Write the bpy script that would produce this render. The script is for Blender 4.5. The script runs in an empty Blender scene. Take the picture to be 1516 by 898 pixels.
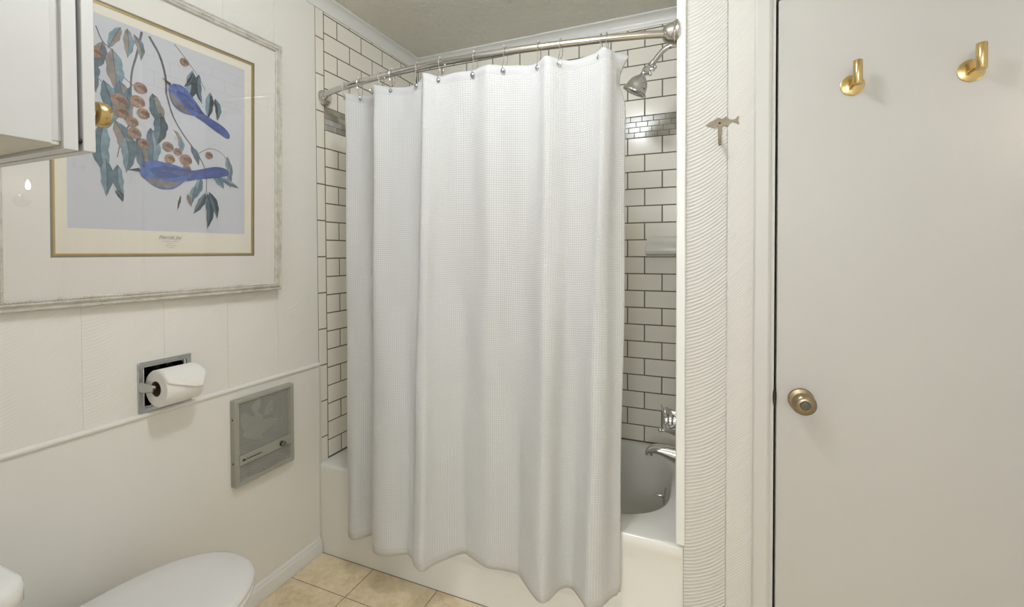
import bpy, bmesh, math, random
from mathutils import Vector, Matrix
random.seed(7)
S = bpy.context.scene
COL = S.collection
PI = math.pi

# ------------------------------------------------------------------ materials
def new_mat(name):
    m = bpy.data.materials.new(name); m.use_nodes = True
    nt = m.node_tree; nt.nodes.clear()
    out = nt.nodes.new('ShaderNodeOutputMaterial')
    b = nt.nodes.new('ShaderNodeBsdfPrincipled')
    nt.links.new(b.outputs[0], out.inputs[0])
    return m, nt, b, out
def srgb(r, g, b):
    f = lambda c: ((c/255+.055)/1.055)**2.4 if c/255 > .04045 else c/255/12.92
    return (f(r), f(g), f(b), 1)
def setp(b, col=None, rough=None, metal=None, **k):
    if col is not None: b.inputs['Base Color'].default_value = col
    if rough is not None: b.inputs['Roughness'].default_value = rough
    if metal is not None: b.inputs['Metallic'].default_value = metal
    for n, v in k.items(): b.inputs[n.replace('_', ' ')].default_value = v
def noise(nt, scale, detail=3, vec=None, rough=.5):
    n = nt.nodes.new('ShaderNodeTexNoise'); n.inputs['Scale'].default_value = scale
    n.inputs['Detail'].default_value = detail; n.inputs['Roughness'].default_value = rough
    if vec is None:
        tc = nt.nodes.new('ShaderNodeTexCoord'); vec = tc.outputs['Object']
    nt.links.new(vec, n.inputs['Vector']); return n
def mth(nt, op, a, b=None, c=None):
    n = nt.nodes.new('ShaderNodeMath'); n.operation = op
    for i, v in enumerate((a, b, c)):
        if v is None: continue
        if isinstance(v, (int, float)): n.inputs[i].default_value = v
        else: nt.links.new(v, n.inputs[i])
    return n.outputs[0]
def bump(nt, b, h, strength, dist=.001, prev=None):
    n = nt.nodes.new('ShaderNodeBump'); n.inputs['Strength'].default_value = strength
    n.inputs['Distance'].default_value = dist
    nt.links.new(h, n.inputs['Height'])
    if prev: nt.links.new(prev.outputs[0], n.inputs['Normal'])
    nt.links.new(n.outputs[0], b.inputs['Normal']); return n
def ramp(nt, fac, stops):
    n = nt.nodes.new('ShaderNodeValToRGB'); e = n.color_ramp.elements
    while len(e) < len(stops): e.new(.5)
    for i, (p, c) in enumerate(stops): e[i].position = p; e[i].color = c
    nt.links.new(fac, n.inputs[0]); return n
def simple(name, col, rough=.5, metal=0, nscale=None, namp=.04, bstr=0, **k):
    m, nt, b, o = new_mat(name); setp(b, col, rough, metal, **k)
    if nscale:
        n = noise(nt, nscale)
        c1 = tuple(max(0, c*(1-namp)) for c in col[:3])+(1,); c2 = tuple(min(1, c*(1+namp)) for c in col[:3])+(1,)
        r = ramp(nt, n.outputs[0], [(.3, c1), (.7, c2)])
        nt.links.new(r.outputs[0], b.inputs['Base Color'])
        if bstr: bump(nt, b, n.outputs[0], bstr)
    return m

M = {}
WALL = srgb(238, 236, 231)
M['trim'] = simple('painted_trim', srgb(234, 234, 232), .32, nscale=3, namp=.01)
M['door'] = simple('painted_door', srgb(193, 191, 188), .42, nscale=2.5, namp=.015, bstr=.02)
M['casing'] = simple('painted_casing', srgb(203, 201, 198), .4, nscale=3, namp=.01)
M['plainwall'] = simple('painted_wall', WALL, .55, nscale=4, namp=.012)
M['tile'] = simple('glazed_white_tile', srgb(243, 239, 229), .16, nscale=5, namp=.015)
M['grout'] = simple('dark_grout', srgb(112, 106, 94), .9, nscale=60, namp=.12)
M['tub'] = simple('tub_enamel', srgb(232, 231, 227), .14, nscale=3, namp=.01)
M['porcelain'] = simple('porcelain', srgb(232, 232, 230), .12, nscale=3, namp=.008)
M['seat'] = simple('toilet_seat_plastic', srgb(231, 229, 228), .22, nscale=3, namp=.008)
M['chrome'] = simple('chrome', srgb(222, 222, 224), .07, 1, nscale=8, namp=.02)
M['chrome_dull'] = simple('satin_chrome', srgb(190, 192, 192), .24, 1, nscale=30, namp=.04)
M['dark_chrome'] = simple('darkened_chrome', srgb(84, 84, 86), .2, 1, nscale=25, namp=.15)  # recess pan's dark reflection put into the metal colour; latch lip shares it
M['nickel'] = simple('polished_nickel', srgb(206, 203, 199), .13, 1, nscale=12, namp=.03)
M['brass'] = simple('brushed_brass', srgb(204, 178, 124), .24, 1, nscale=20, namp=.05)
M['antique_brass'] = simple('antique_brass', srgb(158, 143, 118), .28, 1, nscale=20, namp=.06)
M['dark'] = simple('dark_void', srgb(28, 27, 26), .6, nscale=10, namp=.1)
M['grey_metal'] = simple('grey_enamel', srgb(168, 167, 156), .42, nscale=20, namp=.02)
M['mesh_metal'] = simple('grille_metal', srgb(205, 204, 198), .45, .1, nscale=30, namp=.04)
M['fan_metal'] = simple('fan_blade_metal', srgb(196, 194, 180), .35, .4, nscale=10, namp=.04)
M['cavity'] = simple('heater_cavity_metal', srgb(70, 70, 70), .5, .3, nscale=10, namp=.08)
M['paper'] = simple('tissue_paper', srgb(240, 238, 235), .95, nscale=120, namp=.01, bstr=.2)
M['card'] = simple('cardboard_core', srgb(120, 100, 82), .9, nscale=50, namp=.05)
M['cab'] = simple('cabinet_paint', srgb(204, 204, 204), .35, nscale=6, namp=.01)
M['cab_under'] = simple('cabinet_underside_paint', srgb(212, 208, 196), .6, nscale=6, namp=.02)
M['mat_board'] = simple('mat_board', srgb(232, 229, 223), .9, nscale=40, namp=.006)
M['gold'] = simple('gold_fillet', srgb(190, 160, 95), .4, .5, nscale=30, namp=.06)
M['greyline'] = simple('grey_fillet', srgb(132, 126, 114), .6, nscale=30, namp=.06)
M['cream'] = simple('cream_paper', srgb(232, 227, 214), .9, nscale=30, namp=.01)
M['print'] = simple('print_paper', srgb(203, 205, 212), .9, nscale=4, namp=.02)
M['fish'] = simple('antique_pewter', srgb(138, 126, 110), .5, .55, nscale=90, namp=.12, bstr=.3)
M['void'] = simple('gap_shadow_material', srgb(40, 39, 36), .9, nscale=10, namp=.05)
M['socketdark'] = simple('keyhole_face', srgb(96, 93, 90), .5, .4, nscale=20, namp=.05)
M['caulk'] = simple('caulk', srgb(224, 220, 210), .5, nscale=30, namp=.02)

def comb_wall(name, axis, left):
    """painted board with combed plaster arcs; axis = horizontal world axis"""
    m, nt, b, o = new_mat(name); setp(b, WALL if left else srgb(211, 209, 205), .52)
    tc = nt.nodes.new('ShaderNodeTexCoord'); sp = nt.nodes.new('ShaderNodeSeparateXYZ')
    nt.links.new(tc.outputs['Object'], sp.inputs[0])
    U = sp.outputs[axis]; Z = sp.outputs[2]
    if left:
        w = mth(nt, 'ADD', U, 4.0-.005)                     # panels 0.2 m wide
        w = mth(nt, 'MODULO', w, .2)
        g = mth(nt, 'MULTIPLY', mth(nt, 'MULTIPLY', w, w), 3.0)
        g = mth(nt, 'ADD', g, mth(nt, 'MULTIPLY', w, .05))
        k = 2*PI/.0095
        s = mth(nt, 'SINE', mth(nt, 'MULTIPLY', mth(nt, 'SUBTRACT', Z, g), k))
        nn = noise(nt, 3.2, 2)
        mask = mth(nt, 'MULTIPLY', mth(nt, 'GREATER_THAN', Z, .807), mth(nt, 'SUBTRACT', nn.outputs[0], .30))
        mask = mth(nt, 'MAXIMUM', mask, 0.0)
        h = mth(nt, 'MULTIPLY', s, mask)
        bn = bump(nt, b, h, .55, .0012)
    else:
        w = mth(nt, 'SUBTRACT', U, 1.462)
        second = mth(nt, 'GREATER_THAN', U, 1.571)
        first = mth(nt, 'SUBTRACT', 1.0, second)
        g = mth(nt, 'ADD', mth(nt, 'MULTIPLY', w, .22), mth(nt, 'MULTIPLY', mth(nt, 'MULTIPLY', w, w), 3.4))
        nz = noise(nt, 5, 2)
        wob = mth(nt, 'MULTIPLY', nz.outputs[0], .018)
        v = mth(nt, 'SUBTRACT', mth(nt, 'ADD', Z, wob), g)
        s1 = mth(nt, 'SINE', mth(nt, 'MULTIPLY', v, 2*PI/.0107))
        s1 = mth(nt, 'POWER', mth(nt, 'MULTIPLY_ADD', s1, .5, .5), 1.6)
        g2 = mth(nt, 'MULTIPLY', w, .9)
        s2 = mth(nt, 'SINE', mth(nt, 'MULTIPLY', mth(nt, 'SUBTRACT', Z, g2), 2*PI/.0085))
        h = mth(nt, 'ADD', mth(nt, 'MULTIPLY', s1, first), mth(nt, 'MULTIPLY', mth(nt, 'MULTIPLY', s2, second), .16))
        nn = noise(nt, 26, 3)
        h = mth(nt, 'MULTIPLY', h, mth(nt, 'ADD', nn.outputs[0], .35))
        bn = bump(nt, b, h, 1.0, .0016)
    fine = noise(nt, 300, 2)
    bump(nt, b, fine.outputs[0], .08, .001, bn)
    return m
M['wall_left'] = comb_wall('combed_board_left', 1, True)
M['wall_front'] = comb_wall('combed_board_front', 0, False)

m, nt, b, o = new_mat('textured_ceiling'); setp(b, srgb(238, 235, 224), .9)
n1 = noise(nt, 42, 5, rough=.6); n2 = noise(nt, 11, 2)
hh = mth(nt, 'ADD', mth(nt, 'SMOOTH_MIN', n1.outputs[0], .56, .05), mth(nt, 'MULTIPLY', n2.outputs[0], .25))
bump(nt, b, hh, 1.0, .022); M['ceiling'] = m

m, nt, b, o = new_mat('floor_tile'); setp(b, rough=.38)
n1 = noise(nt, 7, 6, rough=.62); n2 = noise(nt, 45, 4, rough=.7)
mx = mth(nt, 'ADD', mth(nt, 'MULTIPLY', n1.outputs[0], .6), mth(nt, 'MULTIPLY', n2.outputs[0], .4))
r = ramp(nt, mx, [(.36, srgb(212, 192, 156)), (.5, srgb(234, 216, 182)), (.62, srgb(245, 230, 200))])
nt.links.new(r.outputs[0], b.inputs['Base Color']); bump(nt, b, mx, .15, .002); M['floor'] = m
M['floor_grout'] = simple('floor_grout', srgb(108, 92, 68), .9, nscale=40, namp=.1)

MOS = []
for i, c in enumerate([(178, 175, 162), (164, 161, 147), (184, 184, 183), (156, 153, 141), (172, 171, 167)]):
    mm = simple('glass_mosaic_%d' % i, srgb(*c), .2, nscale=40, namp=.06); MOS.append(mm)

# curtain fabric: waffle weave in UV (metres)
m, nt, b, o = new_mat('waffle_fabric'); setp(b, srgb(248, 248, 248), .95)
uv = nt.nodes.new('ShaderNodeUVMap'); uv.uv_map = 'UVMap'
sp = nt.nodes.new('ShaderNodeSeparateXYZ'); nt.links.new(uv.outputs[0], sp.inputs[0])
k = 2*PI/.0074
cx = mth(nt, 'COSINE', mth(nt, 'MULTIPLY', sp.outputs[0], k)); cy = mth(nt, 'COSINE', mth(nt, 'MULTIPLY', sp.outputs[1], k))
ridge = mth(nt, 'MAXIMUM', mth(nt, 'POWER', mth(nt, 'MULTIPLY_ADD', cx, .5, .5), 3.0), mth(nt, 'POWER', mth(nt, 'MULTIPLY_ADD', cy, .5, .5), 3.0))
# hems are plain: v from bottom 0..; mask
hem = mth(nt, 'MULTIPLY', mth(nt, 'GREATER_THAN', sp.outputs[1], .028), mth(nt, 'LESS_THAN', sp.outputs[1], 1.672))
hh = mth(nt, 'MULTIPLY', ridge, hem)
bn = bump(nt, b, hh, .6, .0022)
wr = noise(nt, 5, 4); bump(nt, b, wr.outputs[0], .35, .012, bn)
cr = ramp(nt, hh, [(.0, srgb(225, 226, 229)), (.7, srgb(246, 247, 249))])
nt.links.new(cr.outputs[0], b.inputs['Base Color'])
tr = nt.nodes.new('ShaderNodeBsdfTranslucent'); tr.inputs[0].default_value = srgb(240, 238, 234)
mx = nt.nodes.new('ShaderNodeMixShader'); mx.inputs[0].default_value = .34
nt.links.new(b.outputs[0], mx.inputs[1]); nt.links.new(tr.outputs[0], mx.inputs[2]); nt.links.new(mx.outputs[0], o.inputs[0])
M['fabric'] = m

# whitewashed moulded frame
m, nt, b, o = new_mat('distressed_whitewash'); setp(b, rough=.6)
tc = nt.nodes.new('ShaderNodeTexCoord'); mp = nt.nodes.new('ShaderNodeMapping'); nt.links.new(tc.outputs['Object'], mp.inputs[0])
mp.inputs['Scale'].default_value = (40, 14, 14)
n1 = noise(nt, 2.2, 5, mp.outputs[0], .65)
r = ramp(nt, n1.outputs[0], [(.36, srgb(188, 183, 172)), (.5, srgb(208, 204, 195)), (.66, srgb(218, 215, 207))])
nt.links.new(r.outputs[0], b.inputs['Base Color']); bump(nt, b, n1.outputs[0], .2, .001); M['frame'] = m

def glass_mat():
    m = bpy.data.materials.new('picture_glass'); m.use_nodes = True; nt = m.node_tree; nt.nodes.clear()
    o = nt.nodes.new('ShaderNodeOutputMaterial'); t = nt.nodes.new('ShaderNodeBsdfTransparent')
    g = nt.nodes.new('ShaderNodeBsdfGlossy'); g.inputs['Roughness'].default_value = .01
    f = nt.nodes.new('ShaderNodeLayerWeight')
    fac = mth(nt, 'MULTIPLY_ADD', mth(nt, 'POWER', f.outputs[1], 5.0), .9, .045)
    x = nt.nodes.new('ShaderNodeMixShader')
    nt.links.new(fac, x.inputs[0]); nt.links.new(t.outputs[0], x.inputs[1]); nt.links.new(g.outputs[0], x.inputs[2])
    nt.links.new(x.outputs[0], o.inputs[0]); return m
M['glass'] = glass_mat()
def emit(name, col, s):
    m = bpy.data.materials.new(name); m.use_nodes = True; nt = m.node_tree; nt.nodes.clear()
    o = nt.nodes.new('ShaderNodeOutputMaterial'); e = nt.nodes.new('ShaderNodeEmission')
    e.inputs[0].default_value = col; e.inputs[1].default_value = s; nt.links.new(e.outputs[0], o.inputs[0]); return m
M['bulb'] = emit('lit_bulb', (1, .9, .76, 1), 26)
M['dome'] = emit('lit_dome', (1, .965, .91, 1), 9)

# ------------------------------------------------------------------ mesh helper
class G:
    def __init__(s): s.v = []; s.f = []; s.m = []; s.uv = None
    def add(s, vs, fs, mi=0):
        o = len(s.v); s.v += [tuple(v) for v in vs]; s.f += [tuple(i+o for i in f) for f in fs]; s.m += [mi]*len(fs)
    def box(s, x0, x1, y0, y1, z0, z1, mi=0):
        s.add([(x, y, z) for z in (z0, z1) for y in (y0, y1) for x in (x0, x1)],
              [(0, 2, 3, 1), (4, 5, 7, 6), (0, 1, 5, 4), (2, 6, 7, 3), (0, 4, 6, 2), (1, 3, 7, 5)], mi)
    def loft(s, rings, caps=True, closed=True, mi=0, cyc=False):
        n = len(rings[0]); vs = [p for r in rings for p in r]; fs = []
        R = len(rings)
        for i in range(R if cyc else R-1):
            for j in range(n if closed else n-1):
                a = i*n+j; b2 = i*n+(j+1) % n; c = ((i+1) % R)*n+(j+1) % n; d = ((i+1) % R)*n+j
                fs.append((a, b2, c, d))
        if caps and not cyc:
            fs.append(tuple(range(n))[::-1]); fs.append(tuple((R-1)*n+j for j in range(n)))
        s.add(vs, fs, mi)
    def tube(s, path, r, seg=12, caps=True, mi=0, cyc=False):
        P = [Vector(p) for p in path]; n = len(P); rings = []
        up = None
        for i in range(n):
            if cyc: t = P[(i+1) % n]-P[i-1]
            else: t = P[min(i+1, n-1)]-P[max(i-1, 0)]
            t.normalize()
            if up is None:
                up = t.orthogonal().normalized()
            else:
                up = (up-t*up.dot(t)).normalized()
            w = t.cross(up); rr = r[i] if isinstance(r, (list, tuple)) else r
            rings.append([P[i]+(up*math.cos(a)+w*math.sin(a))*rr for a in [2*PI*j/seg for j in range(seg)]])
        s.loft(rings, caps, True, mi, cyc)
    def lathe(s, prof, org, axis, seg=32, mi=0, caps=True):
        A = Vector(axis).normalized(); U = A.orthogonal().normalized(); W = A.cross(U); O = Vector(org)
        rings = [[O+A*t+(U*math.cos(a)+W*math.sin(a))*max(r, 1e-5) for a in [2*PI*j/seg for j in range(seg)]] for r, t in prof]
        s.loft(rings, caps, True, mi)
    def prism(s, poly, fn, d0, d1, mi=0):
        n = len(poly); s.add([fn(a, b2, d0) for a, b2 in poly]+[fn(a, b2, d1) for a, b2 in poly],
                             [tuple(range(n))[::-1], tuple(range(n, 2*n))]+[(i, (i+1) % n, n+(i+1) % n, n+i) for i in range(n)], mi)
    def sphere(s, c, r, seg=16, mi=0, sc=(1, 1, 1)):
        rings = []
        for i in range(1, seg//2):
            th = PI*i/(seg//2)
            rings.append([(c[0]+r*sc[0]*math.sin(th)*math.cos(a), c[1]+r*sc[1]*math.sin(th)*math.sin(a), c[2]+r*sc[2]*math.cos(th)) for a in [2*PI*j/seg for j in range(seg)]])
        n = seg; o = [p for q in rings for p in q]; fs = []
        for i in range(len(rings)-1):
            for j in range(n): fs.append((i*n+j, (i+1)*n+j, (i+1)*n+(j+1) % n, i*n+(j+1) % n))
        t = len(o); o += [(c[0], c[1], c[2]+r*sc[2]), (c[0], c[1], c[2]-r*sc[2])]
        for j in range(n):
            fs.append((t, j, (j+1) % n)); fs.append((t+1, (len(rings)-1)*n+(j+1) % n, (len(rings)-1)*n+j))
        s.add(o, fs, mi)

WORLD = {}
def obj(name, g, mats, parent=None, smooth=True, bevel=0, seg=2, local=False, ang=35, fix=True, origin=None):
    off = Vector((0, 0, 0))
    if parent is not None and not local: off = WORLD[parent.name]
    if parent is None and origin is not None: off = Vector(origin)
    me = bpy.data.meshes.new(name)
    me.from_pydata([tuple(Vector(v)-off) for v in g.v], [], g.f)
    if not isinstance(mats, (list, tuple)): mats = [mats]
    for x in mats: me.materials.append(x)
    me.polygons.foreach_set('material_index', g.m)
    if g.uv:
        l = me.uv_layers.new(name='UVMap')
        for p in me.polygons:
            for li in p.loop_indices: l.data[li].uv = g.uv[me.loops[li].vertex_index]
    if fix:
        bm = bmesh.new(); bm.from_mesh(me); bmesh.ops.recalc_face_normals(bm, faces=bm.faces); bm.to_mesh(me); bm.free()
    if smooth:
        me.polygons.foreach_set('use_smooth', [True]*len(me.polygons)); me.set_sharp_from_angle(angle=math.radians(ang))
    me.update()
    o = bpy.data.objects.new(name, me); COL.objects.link(o)
    if parent is not None:
        o.parent = parent; WORLD[o.name] = off
    else:
        o.location = off; WORLD[o.name] = off
    if bevel:
        md = o.modifiers.new('bevel', 'BEVEL'); md.width = bevel; md.segments = seg; md.limit_method = 'ANGLE'; md.harden_normals = smooth
    return o
def thing(name, label, cat, loc, group=None):
    o = bpy.data.objects.new(name, None); COL.objects.link(o); o.location = loc; o.empty_display_size = .05
    o['label'] = label; o['category'] = cat
    if group: o['group'] = group
    WORLD[o.name] = Vector(loc); return o
def tag(o, label, cat, group=None):
    o['label'] = label; o['category'] = cat
    if group: o['group'] = group
    return o
def struct(o, label, cat):
    o['kind'] = 'structure'; o['label'] = label; o['category'] = cat; return o
def lab(o, l): o['label'] = l; return o

# ------------------------------------------------------------------ dimensions
H = 2.308; PZ = .0794; QY = .1556; ACC = .0978
D = .735; XR = 1.437; CEIL = 2.366; TUBZ = .388
Y0 = .0496            # end of the vertical edge column of tile
EX = 1.336            # a joint on the back wall
RX = 2.42             # right wall
RY = -4.4             # rear wall
g_ = .0050            # grout width
rows = [(H+PZ-PZ*(i), None) for i in range(0)]
def row_spans():
    out = []
    out.append((H, CEIL, -1))
    for i in range(5): out.append((H-(i+1)*PZ, H-i*PZ, i))
    top = H-5*PZ-ACC
    for i in range(18):
        lo = top-(i+1)*PZ
        out.append((max(lo, TUBZ), top-i*PZ, 5+i))
    return [r for r in out if r[1]-r[0] > .01]

def tile_face(g, fn, u0, u1, v0, v1, mi=0, h=.004):
    """one tile on a plane; fn(u,v,out) -> xyz; slightly pillowed edge"""
    e = .0013
    a = [(u0, v0), (u1, v0), (u1, v1), (u0, v1)]; c = [(u0+e, v0+e), (u1-e, v0+e), (u1-e, v1-e), (u0+e, v1-e)]
    vs = [fn(u, v, -h) for u, v in a]+[fn(u, v, -.0009) for u, v in a]+[fn(u, v, 0) for u, v in c]
    fs = [(0, 1, 5, 4), (1, 2, 6, 5), (2, 3, 7, 6), (3, 0, 4, 7), (4, 5, 9, 8), (5, 6, 10, 9), (6, 7, 11, 10), (7, 4, 8, 11), (8, 9, 10, 11)]
    g.add(vs, fs, mi)
def tile_field(g, fn, ua, ub, joint, flip=False):
    for lo, hi, n in row_spans():
        ph = 0 if n % 2 else .5
        k = math.floor((ua-joint)/QY-ph)-1
        while True:
            a = joint+(k+ph)*QY; b2 = a+QY; k += 1
            if a > ub: break
            a = max(a, ua); b2 = min(b2, ub)
            if b2-a < .008: continue
            tile_face(g, fn, a+g_/2, b2-g_/2, lo+g_/2, hi-g_/2, 0)
    # mosaic band
    zt = H-5*PZ; mh = ACC/4; mw = .0518
    for r in range(4):
        off = (r % 2)*.026+random.choice((0, .008)); u = ua-off
        while u < ub:
            a = max(u, ua); b2 = min(u+mw, ub); u += mw
            if b2-a < .006: continue
            tile_face(g, fn, a+.0006, b2-.0006, zt-(r+1)*mh+.0006, zt-r*mh-.0006, 2+random.choice((0, 0, 1, 1, 2, 3, 4)))

# ------------------------------------------------------------------ room shell
def wall_cells(g, fn, us, vs, test, thick):
    us = sorted(set(us)); vs = sorted(set(vs))
    for i in range(len(us)-1):
        for j in range(len(vs)-1):
            d = test((us[i]+us[i+1])/2, (vs[j]+vs[j+1])/2)
            if d is None: continue
            a = [(us[i], vs[j]), (us[i+1], vs[j]), (us[i+1], vs[j+1]), (us[i], vs[j+1])]
            g.add([fn(u, v, d) for u, v in a]+[fn(u, v, -thick) for u, v in a],
                  [(0, 1, 2, 3), (7, 6, 5, 4), (0, 4, 5, 1), (1, 5, 6, 2), (2, 6, 7, 3), (3, 7, 4, 0)])
TPH = (-.652, -.540, .832, .948)     # opening for the paper holder
HTH = (-.380, -.160, .485, .755)     # opening for the heater
seams = [-1.193, -.994, -.795, -.597, -.398, -.199]
g = G()
us = [RY, -1.3, 0, TPH[0], TPH[1], HTH[0], HTH[1]]+[s-.001 for s in seams]+[s+.001 for s in seams]
def tl(u, v):
    if TPH[0] < u < TPH[1] and TPH[2] < v < TPH[3]: return None
    if HTH[0] < u < HTH[1] and HTH[2] < v < HTH[3]: return None
    if v > .807 and any(abs(u-s) < .0012 for s in seams): return -.0013
    return 0
wall_cells(g, lambda u, v, d: (d, u, v), [u for u in us if u >= -1.4 or u == RY], [0, TPH[2], TPH[3], HTH[2], HTH[3], .807, CEIL], tl, .12)
o = obj('wall_left', g, M['wall_left'], smooth=False); struct(o, 'off-white combed board left wall behind the framed picture', 'wall')

g = G()   # tiled end of the left wall
g.box(-.12, -.0016, 0, D+.1, 0, CEIL, 1)
fnL = lambda u, v, d: (d, u, v)
tile_field(g, fnL, Y0, D-.002, Y0)
cj = [2.353, 2.1975, 2.0425, 1.887, 1.7315, 1.576, 1.4205, 1.265, 1.1095, .954, .7985, .643, .4875]
zz = [CEIL]+cj[0:]+[.372]
for a, b2 in zip(zz[:-1], zz[1:]): tile_face(g, fnL, .0042, Y0-g_/2, b2+g_/2, a-g_/2, 0)
o = obj('wall_left_tile', g, [M['tile'], M['grout']]+MOS, smooth=False)
struct(o, 'white subway tile with dark grout left of the shower curtain', 'wall')

g = G()
g.box(-.12, XR+.12, D+.0016, D+.12, 0, CEIL, 1)
tile_field(g, lambda u, v, d: (u, D-d, v), .002, XR-.002, EX)
o = obj('wall_back', g, [M['tile'], M['grout']]+MOS, smooth=False)
struct(o, 'white subway tile back wall above the tub with grey mosaic band', 'wall')

g = G()
g.box(XR+.0016, XR+.0045, .012, D, TUBZ+.002, CEIL, 1)
tile_field(g, lambda u, v, d: (XR-d, u, v), .012, D-.002, .05)
g.box(XR+.0045, XR+.06, .012, D, TUBZ+.002, CEIL, 1)
o = obj('wall_right_tile', g, [M['tile'], M['grout']]+MOS, smooth=False)
struct(o, 'tiled end wall of the tub alcove carrying the shower pipe', 'wall')

DX0, DX1, DZ = 1.683, 2.352, 1.990    # door opening
g = G()
def tf(u, v):
    if DX0 < u < DX1 and v < DZ: return None
    if abs(u-1.571) < .0012: return -.0045
    return 0
wall_cells(g, lambda u, v, d: (u, -d, v), [1.4555, 1.5698, 1.5722, DX0, DX1, RX], [0, DZ, CEIL], tf, .11)
g.box(XR+.012, 1.4555, .0, .012, TUBZ+.006, CEIL)
o = obj('wall_front', g, M['wall_front'], smooth=False)
struct(o, 'off-white combed wall between the tub and the door', 'wall')
g = G(); g.box(1.50, RX+.1, .11, .135, 0, CEIL); g.box(XR+.06, 1.50, .12, D, TUBZ, CEIL)
g.box(DX0, DX1, .046, .11, 0, DZ)
o = obj('wall_behind_door', g, M['void'], smooth=False); struct(o, 'dark closed space behind the door', 'wall')

g = G(); g.box(RX, RX+.1, RY, .11, 0, CEIL); struct(obj('wall_right', g, M['plainwall'], smooth=False), 'white wall to the right of the door, holding the sconce', 'wall')
g = G(); g.box(-.12, .80, -1.42, -1.30, 0, CEIL); struct(obj('wall_rear', g, M['plainwall'], smooth=False), 'white wall behind the toilet', 'wall')
g = G(); g.box(.70, .80, RY, -1.42, 0, CEIL); struct(obj('wall_nook', g, M['plainwall'], smooth=False), 'white wall beside the camera', 'wall')
g = G(); g.box(.70, RX+.1, RY-.1, RY, 0, CEIL); struct(obj('wall_entry', g, M['plainwall'], smooth=False), 'white wall behind the camera', 'wall')
g = G(); g.box(-.12, RX+.1, RY-.1, D+.12, CEIL, CEIL+.1); struct(obj('ceiling', g, M['ceiling'], smooth=False), 'beige stippled plaster ceiling', 'ceiling')

# floor
g = G(); g.box(-.12, RX+.1, RY-.1, D+.12, -.1, -.0018, 1)
TP = .3007; x = .2813-TP
while x < RX:
    y = -.1603-8*TP
    while y < 0:
        a, b2, c, d = max(x, 0)+.0014, min(x+TP, RX)-.0014, max(y, RY)+.0014, min(y+TP, 0)-.0014
        if b2-a > .01 and d-c > .01:
            tile_face(g, lambda u, v, h: (u, v, h), a, b2, c, d, 0)
        y += TP
    x += TP
o = obj('floor', g, [M['floor'], M['floor_grout']], smooth=False); struct(o, 'beige ceramic tile floor with brown grout', 'floor')

# crown moulding
CZ = 2.3165; CP = .042
def cove():
    pts = [(0, CZ), (.006, CZ), (.008, CZ+.006)]
    for i in range(7):
        a = i/6*PI/2; pts.append((.008+(CP-.014)*(1-math.cos(a)), CZ+.008+(CEIL-CZ-.016)*math.sin(a)))
    pts += [(CP-.004, CEIL-.007), (CP, CEIL-.006), (CP, CEIL), (0, CEIL)]
    return pts
def sweep(name, pts, fn0, fn1, mat, parent=None, **k):
    g = G(); g.loft([[fn0(a, b2) for a, b2 in pts], [fn1(a, b2) for a, b2 in pts]])
    return obj(name, g, mat, parent, **k)
o = sweep('trim_1', cove(), lambda p, z: (p+.0, -1.298, z), lambda p, z: (p+.0, D-p-.0005, z), M['trim']); struct(o, 'white crown moulding along the left wall', 'moulding')
o = sweep('trim_2', cove(), lambda p, z: (p, D-p, z), lambda p, z: (XR-.001, D-p, z), M['trim']); struct(o, 'white crown moulding above the tiled back wall', 'moulding')
# chair rail
rail = [(0, .7995)]+[(.0085*math.sin(PI*i/8), .8075-.008*math.cos(PI*i/8)) for i in range(1, 8)]+[(0, .8155)]
o = sweep('trim_3', rail, lambda p, z: (p, -1.298, z), lambda p, z: (p, -.001, z), M['plainwall']); struct(o, 'thin off-white half-round rail across the left wall', 'moulding')
# baseboard
bb = [(0, 0), (.013, 0), (.013, .046), (.0115, .050), (.0085, .053), (.0085, .058), (.006, .063), (.002, .067), (0, .067)]
o = sweep('baseboard_left', bb, lambda p, z: (p, -1.298, z+.001), lambda p, z: (p, -.003, z+.001), M['trim']); struct(o, 'white baseboard along the left wall', 'baseboard')
g = G(); g.box(0.0, .0035, -.004, .010, .372, .7995); g.box(.0, .006, -.004, .0, .07, .372)
o = obj('trim_4', g, M['caulk'], bevel=.001); struct(o, 'pale caulk strip between the left wall and the tile edge', 'moulding')
# corner trim right of the alcove
g = G(); g.box(XR-.004, 1.4595, -.012, .012, .3935, CEIL-.001)
o = obj('trim_5', g, M['trim'], bevel=.005, seg=3); struct(o, 'glossy white corner trim at the right end of the tub', 'moulding')
# door casing
CX0, CX1 = 1.640, 1.681
def casing_prof():
    return [(0, 0), (0, .010), (.004, .013), (.034, .014), (.041, .010), (.041, 0)]
g = G(); g.loft([[(CX0+a, -b2, z) for a, b2 in casing_prof()] for z in (0.001, DZ+.04)])
g.loft([[(x, -b2, DZ+.043-a) for a, b2 in casing_prof()] for x in (CX1-.001, DX1+.04)])
g.loft([[(DX1+.044-a, -b2, z) for a, b2 in casing_prof()] for z in (0.001, DZ+.003)])
o = obj('trim_6', g, M['casing'], bevel=.001); struct(o, 'white casing around the door', 'moulding')
g = G(); g.box(DX0-.004, DX0+.0085, -.004, .045, .001, DZ); g.box(DX0-.004, DX1+.004, -.004, .045, DZ-.009, DZ+.004); g.box(DX1-.0085, DX1+.004, -.004, .045, .001, DZ)
o = obj('trim_7', g, M['casing'], bevel=.0012); struct(o, 'white door jamb beside the dark gap', 'moulding')

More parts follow.
